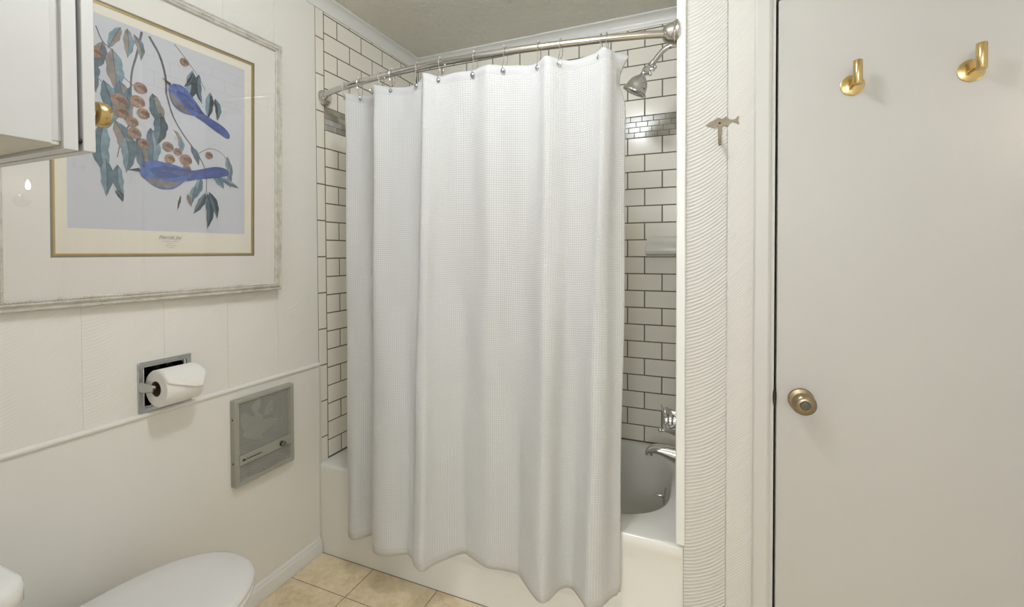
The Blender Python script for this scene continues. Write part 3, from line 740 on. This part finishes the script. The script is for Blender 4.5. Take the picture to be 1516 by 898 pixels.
# branches
strip([(-.100, .765), (-.112, .70), (-.125, .64), (-.128, .57), (-.13, .50)], .0030, .0018, I_TW)
strip([(-.082, .760), (-.055, .715), (-.040, .66), (-.038, .61)], .0034, .0028, I_TW)
strip([(-.038, .61), (-.02, .55), (.01, .50), (.05, .45), (.075, .40), (.078, .33)], .0024, .0012, I_TW)
strip([(-.205, .735), (-.19, .70), (-.165, .68), (-.15, .63), (-.11, .60)], .0014, .0010, I_TW)
strip([(-.015, .765), (.02, .73), (.055, .69), (.075, .655)], .0012, .0008, I_TW)
strip([(.05, .45), (.09, .475), (.13, .465), (.155, .43)], .0010, .0007, I_TW)
strip([(-.13, .50), (-.15, .45), (-.16, .40)], .0018, .001, I_TW)
strip([(-.225, .66), (-.20, .60), (-.16, .58)], .0012, .0009, I_TW)
R_ = random.Random(3)
D_ = -PI/2
for (x, z, a, L, W, c, c2) in [
    (-.15, .755, D_-.4, .075, .013, I_LT, I_LB), (-.135, .758, D_, .080, .014, I_LB, I_LT), (-.12, .75, D_+.25, .07, .011, I_LB, I_LM), (-.19, .70, D_-.3, .09, .018, I_LB, I_LM), (-.17, .69, D_+.1, .12, .022, I_LB, I_LT),
    (-.215, .66, D_+.1, .10, .022, I_LB, I_LM), (-.225, .56, D_, .11, .021, I_LM, I_LT), (-.19, .60, D_+.05, .13, .024, I_LM, I_LT), (-.155, .61, D_+.2, .12, .023, I_LM, I_LB), (-.13, .60, D_-.1, .08, .012, I_LM, None),
    (-.19, .49, D_+.05, .15, .022, I_LM, I_LT), (-.165, .50, D_+.3, .12, .022, I_LB, I_LM), (-.14, .46, D_, .10, .018, I_LT, I_LM), (-.11, .47, D_+.2, .12, .022, I_LM, I_LB), (-.08, .50, D_, .13, .020, I_LM, I_LT),
    (-.185, .39, D_, .10, .015, I_LT, I_LM), (-.16, .38, D_+.15, .09, .014, I_LM, I_LT), (-.165, .31, D_+.5, .035, .008, I_LD, None), (-.075, .60, D_+.3, .11, .020, I_LM, I_LB), (-.055, .55, D_-.1, .10, .020, I_LM, I_LD),
    (-.02, .51, D_+.3, .05, .010, I_WH, I_LB), (.0, .49, D_, .05, .009, I_LT, None), (-.01, .625, D_+.1, .05, .008, I_LT, None),
    (.035, .705, D_-.15, .11, .018, I_LT, I_LD), (.055, .70, D_+.1, .09, .012, I_LD, I_LM), (.04, .70, D_-.5, .06, .009, I_LD, None), (.09, .655, D_-.1, .09, .014, I_LT, I_LD), (.105, .64, D_+.1, .07, .011, I_LD, I_LM),
    (.145, .46, D_+.2, .07, .010, I_LT, I_LM), (.16, .435, D_-.05, .08, .010, I_LB, I_LM), (.10, .40, D_+.6, .06, .014, I_LT, I_LM), (.12, .385, D_+1.2, .07, .010, I_LM, I_LT), (.06, .38, D_-.3, .08, .013, I_LT, I_LM),
    (.075, .33, D_-.5, .08, .012, I_LM, I_LD), (.08, .33, D_, .115, .014, I_LM, I_LD), (.085, .335, D_+.3, .09, .012, I_LM, I_LD), (.045, .35, D_-.2, .06, .010, I_LT, I_LM), (.0, .315, D_-.2, .05, .007, I_WH, I_LD), (.02, .32, D_+.3, .04, .007, I_LB, None), (.03, .47, D_+.4, .06, .010, I_LM, None)]:
    leaf(x, z, a, L, W, c, c2)
for (x, z, r_) in [(-.105, .605, .017), (-.112, .565, .0185), (-.155, .555, .020), (-.150, .525, .017), (-.098, .535, .016), (-.125, .505, .015), (-.120, .475, .017), (-.098, .450, .015), (-.225, .655, .015), (-.205, .665, .014), (.012, .722, .013), (-.035, .455, .0155), (-.008, .445, .012), (-.030, .420, .0145), (.015, .425, .018), (.018, .398, .012), (.085, .452, .012)]:
    berry(x, z, r_)
# two plain songbirds, seen from the side
def bird(x, z, s_, rot, flip=1):
    ca, sa = math.cos(rot), math.sin(rot)
    T = lambda pts: [(x+s_*(flip*a*ca-b2*sa), z+s_*(flip*a*sa+b2*ca)) for a, b2 in pts]
    def C(pts, n_=4): return [tuple(p.xy) for p in cr([(a, b2, 0) for a, b2 in pts+[pts[0]]], n_)[:-1]]
    flat(T(C([(.30, .08), (.55, .10), (.95, .16), (1.18, .10), (1.20, -.02), (.95, -.06), (.55, -.08), (.30, -.10)])), I_BLD)   # tail
    flat(T(C([(-.42, .20), (-.25, .30), (0, .25), (.25, .17), (.45, .05), (.30, -.10), (.05, -.24), (-.20, -.22), (-.38, -.06), (-.46, .06)])), I_BL)
    flat(T(C([(-.36, .0), (-.15, -.05), (.10, -.12), (.22, -.12), (.05, -.22), (-.18, -.21), (-.32, -.12)])), I_BLP)
    flat(T(C([(-.30, .14), (-.05, .19), (.25, .14), (.62, .05), (.30, .0), (.0, -.05), (-.22, .02)])), I_BLD)
    for q in range(4): strip([T([(-.1+.1*q, .10-.03*q)])[0], T([(.25+.09*q, .09-.02*q)])[0]], .0007, .0004, I_BLP)
    flat(T([(-.46, .16), (-.66, .13), (-.45, .09)]), I_LD)
    flat(T([(-.38+.018*math.cos(a), .19+.018*math.sin(a)) for a in [2*PI*i/10 for i in range(10)]]), I_LD)
    for q in range(3): strip([T([(.55, .06-.05*q)])[0], T([(1.14, .09-.05*q)])[0]], .0006, .0005, I_BL)
bird(.015, .598, .128, -.52); bird(-.035, .368, .155, .18)
# caption
cur = bpy.data.curves.new('caption', 'FONT'); cur.body = 'Florida Jay'; cur.size = .0150; cur.shear = .35; cur.align_x = 'CENTER'
tmp = bpy.data.objects.new('caption', cur); COL.objects.link(tmp); bpy.context.view_layer.update()
me = bpy.data.meshes.new_from_object(tmp.evaluated_get(bpy.context.evaluated_depsgraph_get()))
lay[0] += .00002
g.add([(lay[0], v.co.x-.030, v.co.y+.180) for v in me.vertices], [tuple(p.vertices) for p in me.polygons], I_TX)
bpy.data.objects.remove(tmp); bpy.data.curves.remove(cur); bpy.data.meshes.remove(me)
for zc, wd in ((.1725, .021), (.1665, .009), (.1605, .014), (.1545, .008)):
    q = -.030-wd
    while q < -.030+wd:
        L = random.uniform(.002, .004); flat([(q, zc-.0005), (q+L, zc-.0005), (q+L, zc+.0005), (q, zc+.0005)], I_TX); q += L+.0007
obj('print', g, ART, t, local=True, smooth=False, fix=False)
g = G(); g.box(.0132, .0148, SL, SR, SB, ST); lab(obj('glazing', g, M['glass'], t, local=True, smooth=False), 'clear picture glass')
g = G(); g.box(.0008, .0034, FL+.004, FR-.004, FB+.004, FT-.004); obj('backing_board', g, M['card'], t, local=True, smooth=False)

# ------------------------------------------------------------------ toilet paper holder and roll
t = thing('toilet_paper_holder', 'recessed chrome toilet paper holder set in the left wall', 'toilet paper holder', (0, -.596, .889))
oy0, oy1, oz0, oz1 = -.670, -.522, .8165, .9640
g = G()
def rrect(y0, y1, z0, z1, r_, n_=5):
    out = []
    for cy_, cz_, a0 in ((y1-r_, z1-r_, 0), (y0+r_, z1-r_, 90), (y0+r_, z0+r_, 180), (y1-r_, z0+r_, 270)):
        for i in range(n_+1):
            a = math.radians(a0+90*i/n_); out.append((cy_+r_*math.cos(a), cz_+r_*math.sin(a)))
    return out
R1 = [(0.0005, *p) for p in rrect(oy0, oy1, oz0, oz1, .002)]; R2 = [(.0045, *p) for p in rrect(oy0, oy1, oz0, oz1, .002)]; R3 = [(.0062, *p) for p in rrect(oy0+.002, oy1-.002, oz0+.002, oz1-.002, .002)]
R4 = [(.0050, *p) for p in rrect(oy0+.0135, oy1-.0135, oz0+.0125, oz1-.0125, .006)]; R5 = [(-.004, *p) for p in rrect(oy0+.0155, oy1-.0155, oz0+.0145, oz1-.0145, .007)]; R6 = [(0.0005, *p) for p in rrect(oy0+.0150, oy1-.0150, oz0+.0140, oz1-.0140, .007)]
g.loft([R1, R2, R3, R4, R5], caps=False); obj('cover_plate', g, M['chrome_dull'], t, ang=25)
g = G(); iy0, iy1, iz0, iz1 = TPH[0]+.0005, TPH[1]-.0005, TPH[2]+.0005, TPH[3]-.0005
g.loft([[(-.0045, *p) for p in rrect(iy0, iy1, iz0, iz1, .012)], [(-.055, *p) for p in rrect(iy0, iy1, iz0, iz1, .014)], [(-.068, *p) for p in rrect(iy0+.012, iy1-.012, iz0+.012, iz1-.012, .014)]], caps=False)
g.f.append(tuple(len(g.v)-24+i for i in range(24))); g.m.append(0)
lab(obj('recess_pan', g, M['dark_chrome'], t, fix=True), 'mirror-like recess behind the roll')
rc = (.048, .889)
for sgn, ya in ((-1, oy0+.004), (1, oy1-.004)):
    g = G()
    yb1 = -.652 if sgn < 0 else -.538
    rg = []
    for i in range(9):
        s_ = i/8; x = .003+s_*(rc[0]-.003); y = ya+(yb1-ya)*min(1, s_*1.15); hz = .017-.009*s_; hy = .0035+.001*s_
        rg.append([(x, y+hy*math.cos(a), rc[1]+.004*(1-s_)+hz*math.sin(a)) for a in [2*PI*j/16 for j in range(16)]])
    g.loft(rg); g.lathe([(.0055, 0), (.0055, .016)], (rc[0], yb1, rc[1]+.006), (0, -sgn, 0), 20)
    obj('roller_arm', g, M['chrome_dull'], t)
t = thing('toilet_paper_roll', 'white toilet paper roll with folded end in the chrome holder', 'toilet paper', (rc[0], -.595, rc[1]))
ry0, ry1, ro, ri = -.6480, -.5420, .0530, .0222
g = G(); n_ = 56
def ringxz(r_, y): return [(rc[0]+r_*math.cos(a), y, rc[1]+r_*math.sin(a)) for a in [2*PI*j/n_ for j in range(n_)]]
g.loft([ringxz(ri, ry0+.0005), ringxz(ro-.002, ry0), ringxz(ro, ry0+.002), ringxz(ro, ry1-.002), ringxz(ro-.002, ry1), ringxz(ri, ry1-.0005)], caps=False)
obj('tissue', g, M['paper'], t)
g = G(); g.loft([ringxz(ri+.0002, ry0-.0002), ringxz(ri-.0012, ry0-.0002), ringxz(ri-.0012, ry1+.0002), ringxz(ri+.0002, ry1+.0002)], caps=False); lab(obj('core', g, M['card'], t), 'brown cardboard core')
# loose end folded to a point, wrapping over the front
g = G(); rows_ = []
for i in range(15):
    s_ = i/14; a = math.radians(112-124*s_); rr = ro+.0012+.0045*s_**2; yt = ry1-.012
    y1_ = ry1-.001+.014*s_/.66 if s_ < .66 else ry1+.013+(yt-ry1-.013)*(s_-.66)/.34
    y0_ = ry0+.001 if s_ < .74 else ry0+.001+(yt-ry0-.002)*(s_-.74)/.26
    rows_.append([(rc[0]+rr*math.cos(a), y0_+(y1_-y0_)*j/8, rc[1]+rr*math.sin(a)) for j in range(9)])
vs = [p for r_ in rows_ for p in r_]; g.add(vs, [(i*9+j, i*9+j+1, (i+1)*9+j+1, (i+1)*9+j) for i in range(14) for j in range(8)])
fo = obj('folded_end', g, M['paper'], t); md = fo.modifiers.new('thickness', 'SOLIDIFY'); md.thickness = .0006

# ------------------------------------------------------------------ wall heater
t = thing('wall_heater', 'grey wall fan heater with perforated grille and small dial knob', 'heater', (0, -.270, .62))
hy0, hy1, hz0, hz1, hd = -.394, -.150, .468, .771, .027
g = G()
A0 = [(.0005, *p) for p in rrect(hy0, hy1, hz0, hz1, .003)]; A1 = [(hd-.004, *p) for p in rrect(hy0, hy1, hz0, hz1, .004)]; A2 = [(hd, *p) for p in rrect(hy0+.004, hy1-.004, hz0+.004, hz1-.004, .004)]
A3 = [(hd, *p) for p in rrect(hy0+.011, hy1-.014, hz0+.014, hz1-.011, .003)]; A4 = [(hd-.003, *p) for p in rrect(hy0+.014, hy1-.016, hz0+.016, hz1-.014, .003)]; A5 = [(hd-.014, *p) for p in rrect(hy0+.015, hy1-.017, hz0+.017, hz1-.015, .003)]
g.loft([A0, A1, A2, A3, A4, A5], caps=False); obj('housing', g, M['grey_metal'], t, ang=30)
gy0, gy1, gz0, gz1 = hy0+.0145, hy1-.0165, hz0+.0165, hz1-.0145
g = G(); GX = hd-.0065; dy, dz = .0118, .0055
def seg_clip(p, q):
    (a, b2), (c, d) = p, q; t0, t1 = 0, 1
    for P_, Q_ in ((-(c-a), a-gy0), ((c-a), gy1-a), (-(d-b2), b2-gz0), ((d-b2), gz1-b2)):
        if abs(P_) < 1e-12:
            if Q_ < 0: return None
        else:
            r_ = Q_/P_
            if P_ < 0: t0 = max(t0, r_)
            else: t1 = min(t1, r_)
    if t0 >= t1: return None
    return (a+(c-a)*t0, b2+(d-b2)*t0), (a+(c-a)*t1, b2+(d-b2)*t1)
slope = dz/dy; Wd = gy1-gy0
for sgn in (1, -1):
    z = gz0-Wd*slope-.01
    while z < gz1+Wd*slope+.01:
        s_ = seg_clip((gy0, z if sgn > 0 else z), (gy1, z+sgn*slope*Wd))
        z += dz*2/2*1.0
        if not s_: continue
        (a, b2), (c, d) = s_; L = math.hypot(c-a, d-b2)
        if L < .003: continue
        ny, nz = -(d-b2)/L*.00100, (c-a)/L*.00100; hx = .0005
        g.add([(GX-hx, a+ny, b2+nz), (GX+hx, a+ny, b2+nz), (GX+hx, a-ny, b2-nz), (GX-hx, a-ny, b2-nz), (GX-hx, c+ny, d+nz), (GX+hx, c+ny, d+nz), (GX+hx, c-ny, d-nz), (GX-hx, c-ny, d-nz)],
              [(0, 1, 2, 3), (7, 6, 5, 4), (0, 4, 5, 1), (1, 5, 6, 2), (2, 6, 7, 3), (3, 7, 4, 0)])
lab(obj('grille', g, M['mesh_metal'], t, smooth=False, fix=False), 'diamond mesh grille')
g = G(); g.box(hd-.0065, hd-.0005, gy0-.001, gy1+.001, .5405, .5755); bd = obj('control_band', g, M['grey_metal'], t, bevel=.001)
g = G(); X_ = hd-.0003
g.prism([(-.3635+.0065*math.cos(a), .5570+.0040*math.sin(a)) for a in [2*PI*i/20 for i in range(20)]], lambda a, b2, d: (X_+d, a, b2), -.0004, .0002)
y = -.351
while y < -.298:
    w = random.uniform(.0022, .0036); g.box(X_-.0002, X_+.0002, y, y+w, .5545, .5585); y += w+.0008
g.box(X_-.0002, X_+.0002, -.3535, -.3529, .550, .565)
lab(obj('badge', g, M['cavity'], bd), 'small dark oval emblem and lettering')
g = G(); g.lathe([(0, 0), (.0098, 0), (.0098, .012), (0, .012)], (hd-.0008, -.210, .5555), (1, 0, 0), 28); kn = obj('dial_knob', g, M['dark'], t)
g = G(); g.lathe([(0, .0110), (.0102, .0110), (.0106, .0120), (.0098, .0145), (0, .0148)], (hd-.0008, -.210, .5555), (1, 0, 0), 28); lab(obj('knob_cap', g, M['chrome_dull'], kn), 'silver cap on the black dial')
for zz_ in (.705, .592, ):
    g = G(); g.lathe([(0, 0), (.0035, 0), (.0028, .0014), (0, .0018)], (hd*.45, hy0+.0002, zz_-.04 if zz_ < .6 else zz_), (0, -1, 0), 14); lab(obj('screw', g, M['cavity'], t), 'dark screw in the side of the housing')
g = G(); a0, a1, c0, c1 = HTH[0]+.0008, HTH[1]-.0008, HTH[2]+.0008, HTH[3]-.0008
g.box(-.100, -.098, a0, a1, c0, c1); g.box(-.098, .010, a0, a0+.0012, c0, c1); g.box(-.098, .010, a1-.0012, a1, c0, c1); g.box(-.098, .010, a0, a1, c0, c0+.0012); g.box(-.098, .010, a0, a1, c1-.0012, c1)
obj('inner_can', g, M['cavity'], t, smooth=False)
fc = (-.040, -.262, .660)
g = G(); g.lathe([(0, 0), (.018, 0), (.018, .012), (.012, .018), (0, .019)], fc, (1, 0, 0), 24)
for i in range(5):
    a0 = 2*PI*i/5+.5; rg = []
    for s_ in range(7):
        r_ = .014+.058*s_/6; w = .30+.26*math.sin(PI*min(1, s_/6+.15)*.8); row = []
        for j in range(7):
            a = a0+(j/6-.5)*2*w; x = fc[0]+.010+(j/6-.5)*.030
            row.append((x, fc[1]+r_*math.cos(a), fc[2]+r_*math.sin(a)))
        rg.append(row)
    g.add([p for r2 in rg for p in r2], [(q*7+j, q*7+j+1, (q+1)*7+j+1, (q+1)*7+j) for q in range(6) for j in range(6)])
fn_ = obj('fan', g, M['fan_metal'], t, fix=False); md = fn_.modifiers.new('thickness', 'SOLIDIFY'); md.thickness = .001
lab(fn_, 'pale metal fan blades behind the grille')
g = G(); g.lathe([(.088, -.01), (.088, .026), (.092, .026), (.092, -.01)], fc, (1, 0, 0), 48, caps=False); obj('fan_shroud', g, M['cavity'], t)

# ------------------------------------------------------------------ toilet
tx = .285
t = thing('toilet', 'white toilet with closed lid beside the left wall', 'toilet', (tx, -.95, 0))
def egg(xc, yb, yf, hw, z, n_=64, e=2.25):
    yc = yb+(yf-yb)*.42; out = []
    for j in range(n_):
        a = 2*PI*j/n_; c, s_ = math.cos(a), math.sin(a)
        ry = (yf-yc) if s_ > 0 else (yc-yb); ee = e if s_ > 0 else 3.2
        k = (abs(c)**ee+abs(s_)**ee)**(-1/ee)
        out.append((xc+hw*c*k, yc+ry*s_*k, z))
    return out
BK = -1.055; TIPY = -.572
g = G(); g.loft([egg(tx, BK, TIPY+.002, .185, .4035), egg(tx, BK-.001, TIPY+.004, .187, .407), egg(tx, BK-.001, TIPY+.004, .187, .413), egg(tx, BK, TIPY+.001, .184, .419), egg(tx, BK+.01, TIPY-.012, .172, .4235), egg(tx, BK+.06, TIPY-.08, .11, .4265), egg(tx, BK+.15, TIPY-.2, .03, .4270)])
obj('lid', g, M['seat'], t, ang=60)
g = G(); g.loft([egg(tx, BK+.01, TIPY-.002, .181, .3845), egg(tx, BK+.005, TIPY+.003, .186, .388), egg(tx, BK+.005, TIPY+.003, .186, .396), egg(tx, BK+.01, TIPY-.001, .182, .4005)])
obj('seat', g, M['seat'], t, ang=60)
g = G(); g.loft([egg(tx, -1.02, -.71, .105, .001), egg(tx, -1.02, -.70, .11, .02), egg(tx, -1.02, -.71, .10, .05), egg(tx, -1.04, -.70, .095, .12), egg(tx, -1.06, -.675, .11, .19), egg(tx, -1.09, -.635, .145, .27), egg(tx, -1.10, -.595, .172, .34), egg(tx, -1.10, -.582, .180, .372), egg(tx, -1.10, -.586, .178, .3835)])
obj('bowl', g, M['porcelain'], t, ang=70)
def rr3(x0, x1, y0, y1, z, r_): return [(a, b2, z) for a, b2 in rrect(x0, x1, y0, y1, r_, 8)]
g = G(); g.loft([rr3(.085, .465, -1.288, -1.118, .36, .04), rr3(.070, .482, -1.288, -1.108, .45, .045), rr3(.060, .498, -1.288, -1.094, .710, .045)]); tk = obj('tank', g, M['porcelain'], t, ang=60)
g = G(); g.loft([rr3(.060, .502, -1.290, -1.090, .712, .045), rr3(.052, .512, -1.292, -1.082, .719, .048), rr3(.052, .512, -1.292, -1.082, .744, .048), rr3(.055, .509, -1.290, -1.085, .753, .047), rr3(.064, .500, -1.284, -1.094, .758, .042)]); obj('tank_lid', g, M['porcelain'], t, ang=60)
g = G(); g.tube([(.10, -1.098, .655), (.10, -1.085, .655)], .010, 16); g.tube([(.10, -1.083, .655), (.13, -1.080, .653), (.165, -1.080, .648)], [.006, .006, .005], 12); obj('flush_lever', g, M['chrome'], tk)
for sx_ in (-1, 1):
    g = G(); g.box(tx+sx_*.07-.018, tx+sx_*.07+.018, BK-.022, BK+.012, .384, .412); obj('hinge', g, M['seat'], t, bevel=.005)

# ------------------------------------------------------------------ wall cabinet over the toilet
zb = 1.4565; zt = CEIL-.006; XC = .520
t = thing('wall_cabinet', 'white hanging cabinet with a brass knob above the toilet', 'cabinet', (.27, -1.15, zb))
g = G(); g.box(.004, XC-.007, -1.298, -1.038, zb+.012, zt); cb = obj('body', g, M['cab'], t, bevel=.001)
g = G(); g.box(XC-.0068, XC-.0015, -1.298, -1.0525, zb+.006, zt); lab(obj('side_panel', g, M['cab'], t, bevel=.0015), 'flat side panel of the cabinet')
g = G(); g.box(XC-.030, XC, -1.0395, -1.0195, zb, zt); g.box(.004, .034, -1.0395, -1.0195, zb, zt); g.box(.034, XC-.030, -1.0395, -1.0195, zb, zb+.030); g.box(.034, XC-.030, -1.0395, -1.0195, zt-.03, zt); obj('face_frame', g, M['cab'], t, bevel=.0012)
g = G(); g.box(.006, XC-.008, -1.296, -1.041, zb+.006, zb+.0118); obj('bottom_panel', g, M['cab_under'], t, smooth=False)
g = G(); dy0, dy1 = -1.0135, -.9955; g.box(.006, XC+.001, dy0, dy1, zb+.001, zt-.01); dd = obj('door', g, M['cab'], t, bevel=.002)
kx_, kz_ = XC-.032, 1.5345
g = G(); g.lathe([(.0075, 0), (.0070, .004), (.006, .010), (.0075, .014)], (kx_, dy1-.0003, kz_), (0, 1, 0), 24)
g.lathe([(.0, .0125), (.0175, .0125), (.0208, .0140), (.0224, .018), (.0218, .0295), (.0204, .0315), (0, .0320)], (kx_, dy1, kz_), (0, 1, 0), 40); obj('knob', g, M['brass'], dd)
g = G(); g.lathe([(0, 0), (.0045, 0), (.0042, .005), (0, .0055)], (XC-.0045, -1.0193, zb+.018), (0, 1, 0), 16); lab(obj('bumper', g, M['dark'], t), 'small black bumper in the door gap')

PW = (20, 54, 0)
# ------------------------------------------------------------------ room lights and an added fill light (outside the frame)
LX, LY = 1.06, -.74
t = thing('ceiling_light', 'round flush ceiling light in the middle of the room', 'ceiling light', (LX, LY, CEIL))
g = G(); g.lathe([(0, 0), (.155, 0), (.158, .010), (.150, .018), (0, .018)], (LX, LY, CEIL-.0005), (0, 0, -1), 48); obj('base_plate', g, M['nickel'], t)
g = G(); g.lathe([(.140, .018), (.142, .026), (.128, .045), (.095, .062), (.05, .071), (0, .073)], (LX, LY, CEIL), (0, 0, -1), 48, caps=False); obj('glass_dome', g, M['dome'], t)
def light(name, kind, loc, power, size, col=(.885, .94, 1), rot=None):
    l = bpy.data.lights.new(name, kind); l.energy = power; l.color = col
    if kind == 'POINT': l.shadow_soft_size = size
    elif kind == 'AREA': l.shape = 'DISK'; l.size = size
    o = bpy.data.objects.new(name, l); COL.objects.link(o); o.location = loc
    if rot: o.rotation_euler = rot
    return o
light('ceiling_lamp', 'POINT', (LX, LY, 2.262), PW[0], .075)
# three-globe bar added behind the camera as fill light
t = thing('added_fill_light', 'added three-globe fill light bar on the unseen wall behind the camera', 'wall light', (1.6, RY, 2.0))
g = G(); g.box(1.25, 1.95, RY+.001, RY+.03, 1.96, 2.04); obj('back_plate', g, M['nickel'], t, bevel=.004)
for i in range(3):
    x = 1.35+.25*i
    g = G(); g.sphere((x, RY+.12, 2.0), .055, 24); obj('globe', g, M['dome'], t)
    g = G(); g.tube([(x, RY+.028, 2.0), (x, RY+.075, 2.0)], .018, 16); obj('socket', g, M['nickel'], t)
light('added_fill_lamp', 'POINT', (1.60, RY+.26, 1.95), PW[1], .14)  # added fill lamp in front of the bar
# candle sconce on the right wall (seen mirrored in the picture glass)
cx_, cy_, cz_ = 2.330, -.17, 1.585
t = thing('candle_sconce', 'candle-bulb wall sconce on the right wall', 'wall light', (RX, cy_, 1.52))
g = G(); g.lathe([(0, 0), (.04, 0), (.04, .006), (.02, .014), (0, .014)], (RX-.0005, cy_, 1.50), (-1, 0, 0), 32); g.tube([(RX-.012, cy_, 1.50), (RX-.05, cy_, 1.485), (cx_, cy_, 1.49), (cx_, cy_, 1.51)], .005, 12); obj('arm', g, M['nickel'], t)
g = G(); g.lathe([(.022, 0), (.016, .006), (.011, .010), (.011, .060)], (cx_, cy_, 1.505), (0, 0, 1), 24); obj('candle_sleeve', g, M['trim'], t)
g = G(); g.lathe([(.006, 0), (.011, .014), (.012, .024), (.009, .040), (.004, .056), (0, .062)], (cx_, cy_, 1.565), (0, 0, 1), 20); obj('bulb', g, M['bulb'], t)

# world: closed room, faint neutral
w = bpy.data.worlds.new('world'); S.world = w; w.use_nodes = True
w.node_tree.nodes['Background'].inputs[0].default_value = (.8, .8, .8, 1); w.node_tree.nodes['Background'].inputs[1].default_value = .3

# ------------------------------------------------------------------ camera
cp = Vector((1.50242936, -1.45012411, 1.28005550)); yaw, pit, rol, f, cy = -.3956075, .01828702, -.00398520, 669.12671, 385.707563
fw = Vector((math.sin(yaw)*math.cos(pit), math.cos(yaw)*math.cos(pit), -math.sin(pit))); rt = Vector((math.cos(yaw), -math.sin(yaw), 0)); up = rt.cross(fw)
r2 = rt*math.cos(rol)+up*math.sin(rol); u2 = -rt*math.sin(rol)+up*math.cos(rol)
cd = bpy.data.cameras.new('camera'); co = bpy.data.objects.new('camera', cd); COL.objects.link(co)
Mx = Matrix((r2, u2, -fw)).transposed().to_4x4(); Mx.translation = cp; co.matrix_world = Mx
cd.sensor_fit = 'HORIZONTAL'; cd.sensor_width = 36; cd.lens = f/1516*36; cd.shift_x = -.725/1516; cd.shift_y = (cy-449)/1516; cd.clip_start = .02
S.camera = co
S.view_settings.view_transform = 'Standard'; S.view_settings.look = 'None'; S.view_settings.exposure = .14; S.view_settings.gamma = 1; S.view_settings.use_curve_mapping = False
S.cycles.max_bounces = 10; S.cycles.diffuse_bounces = 6; S.cycles.glossy_bounces = 5; S.cycles.transparent_max_bounces = 8
S.cycles.use_denoising = True; S.cycles.sample_clamp_indirect = 6
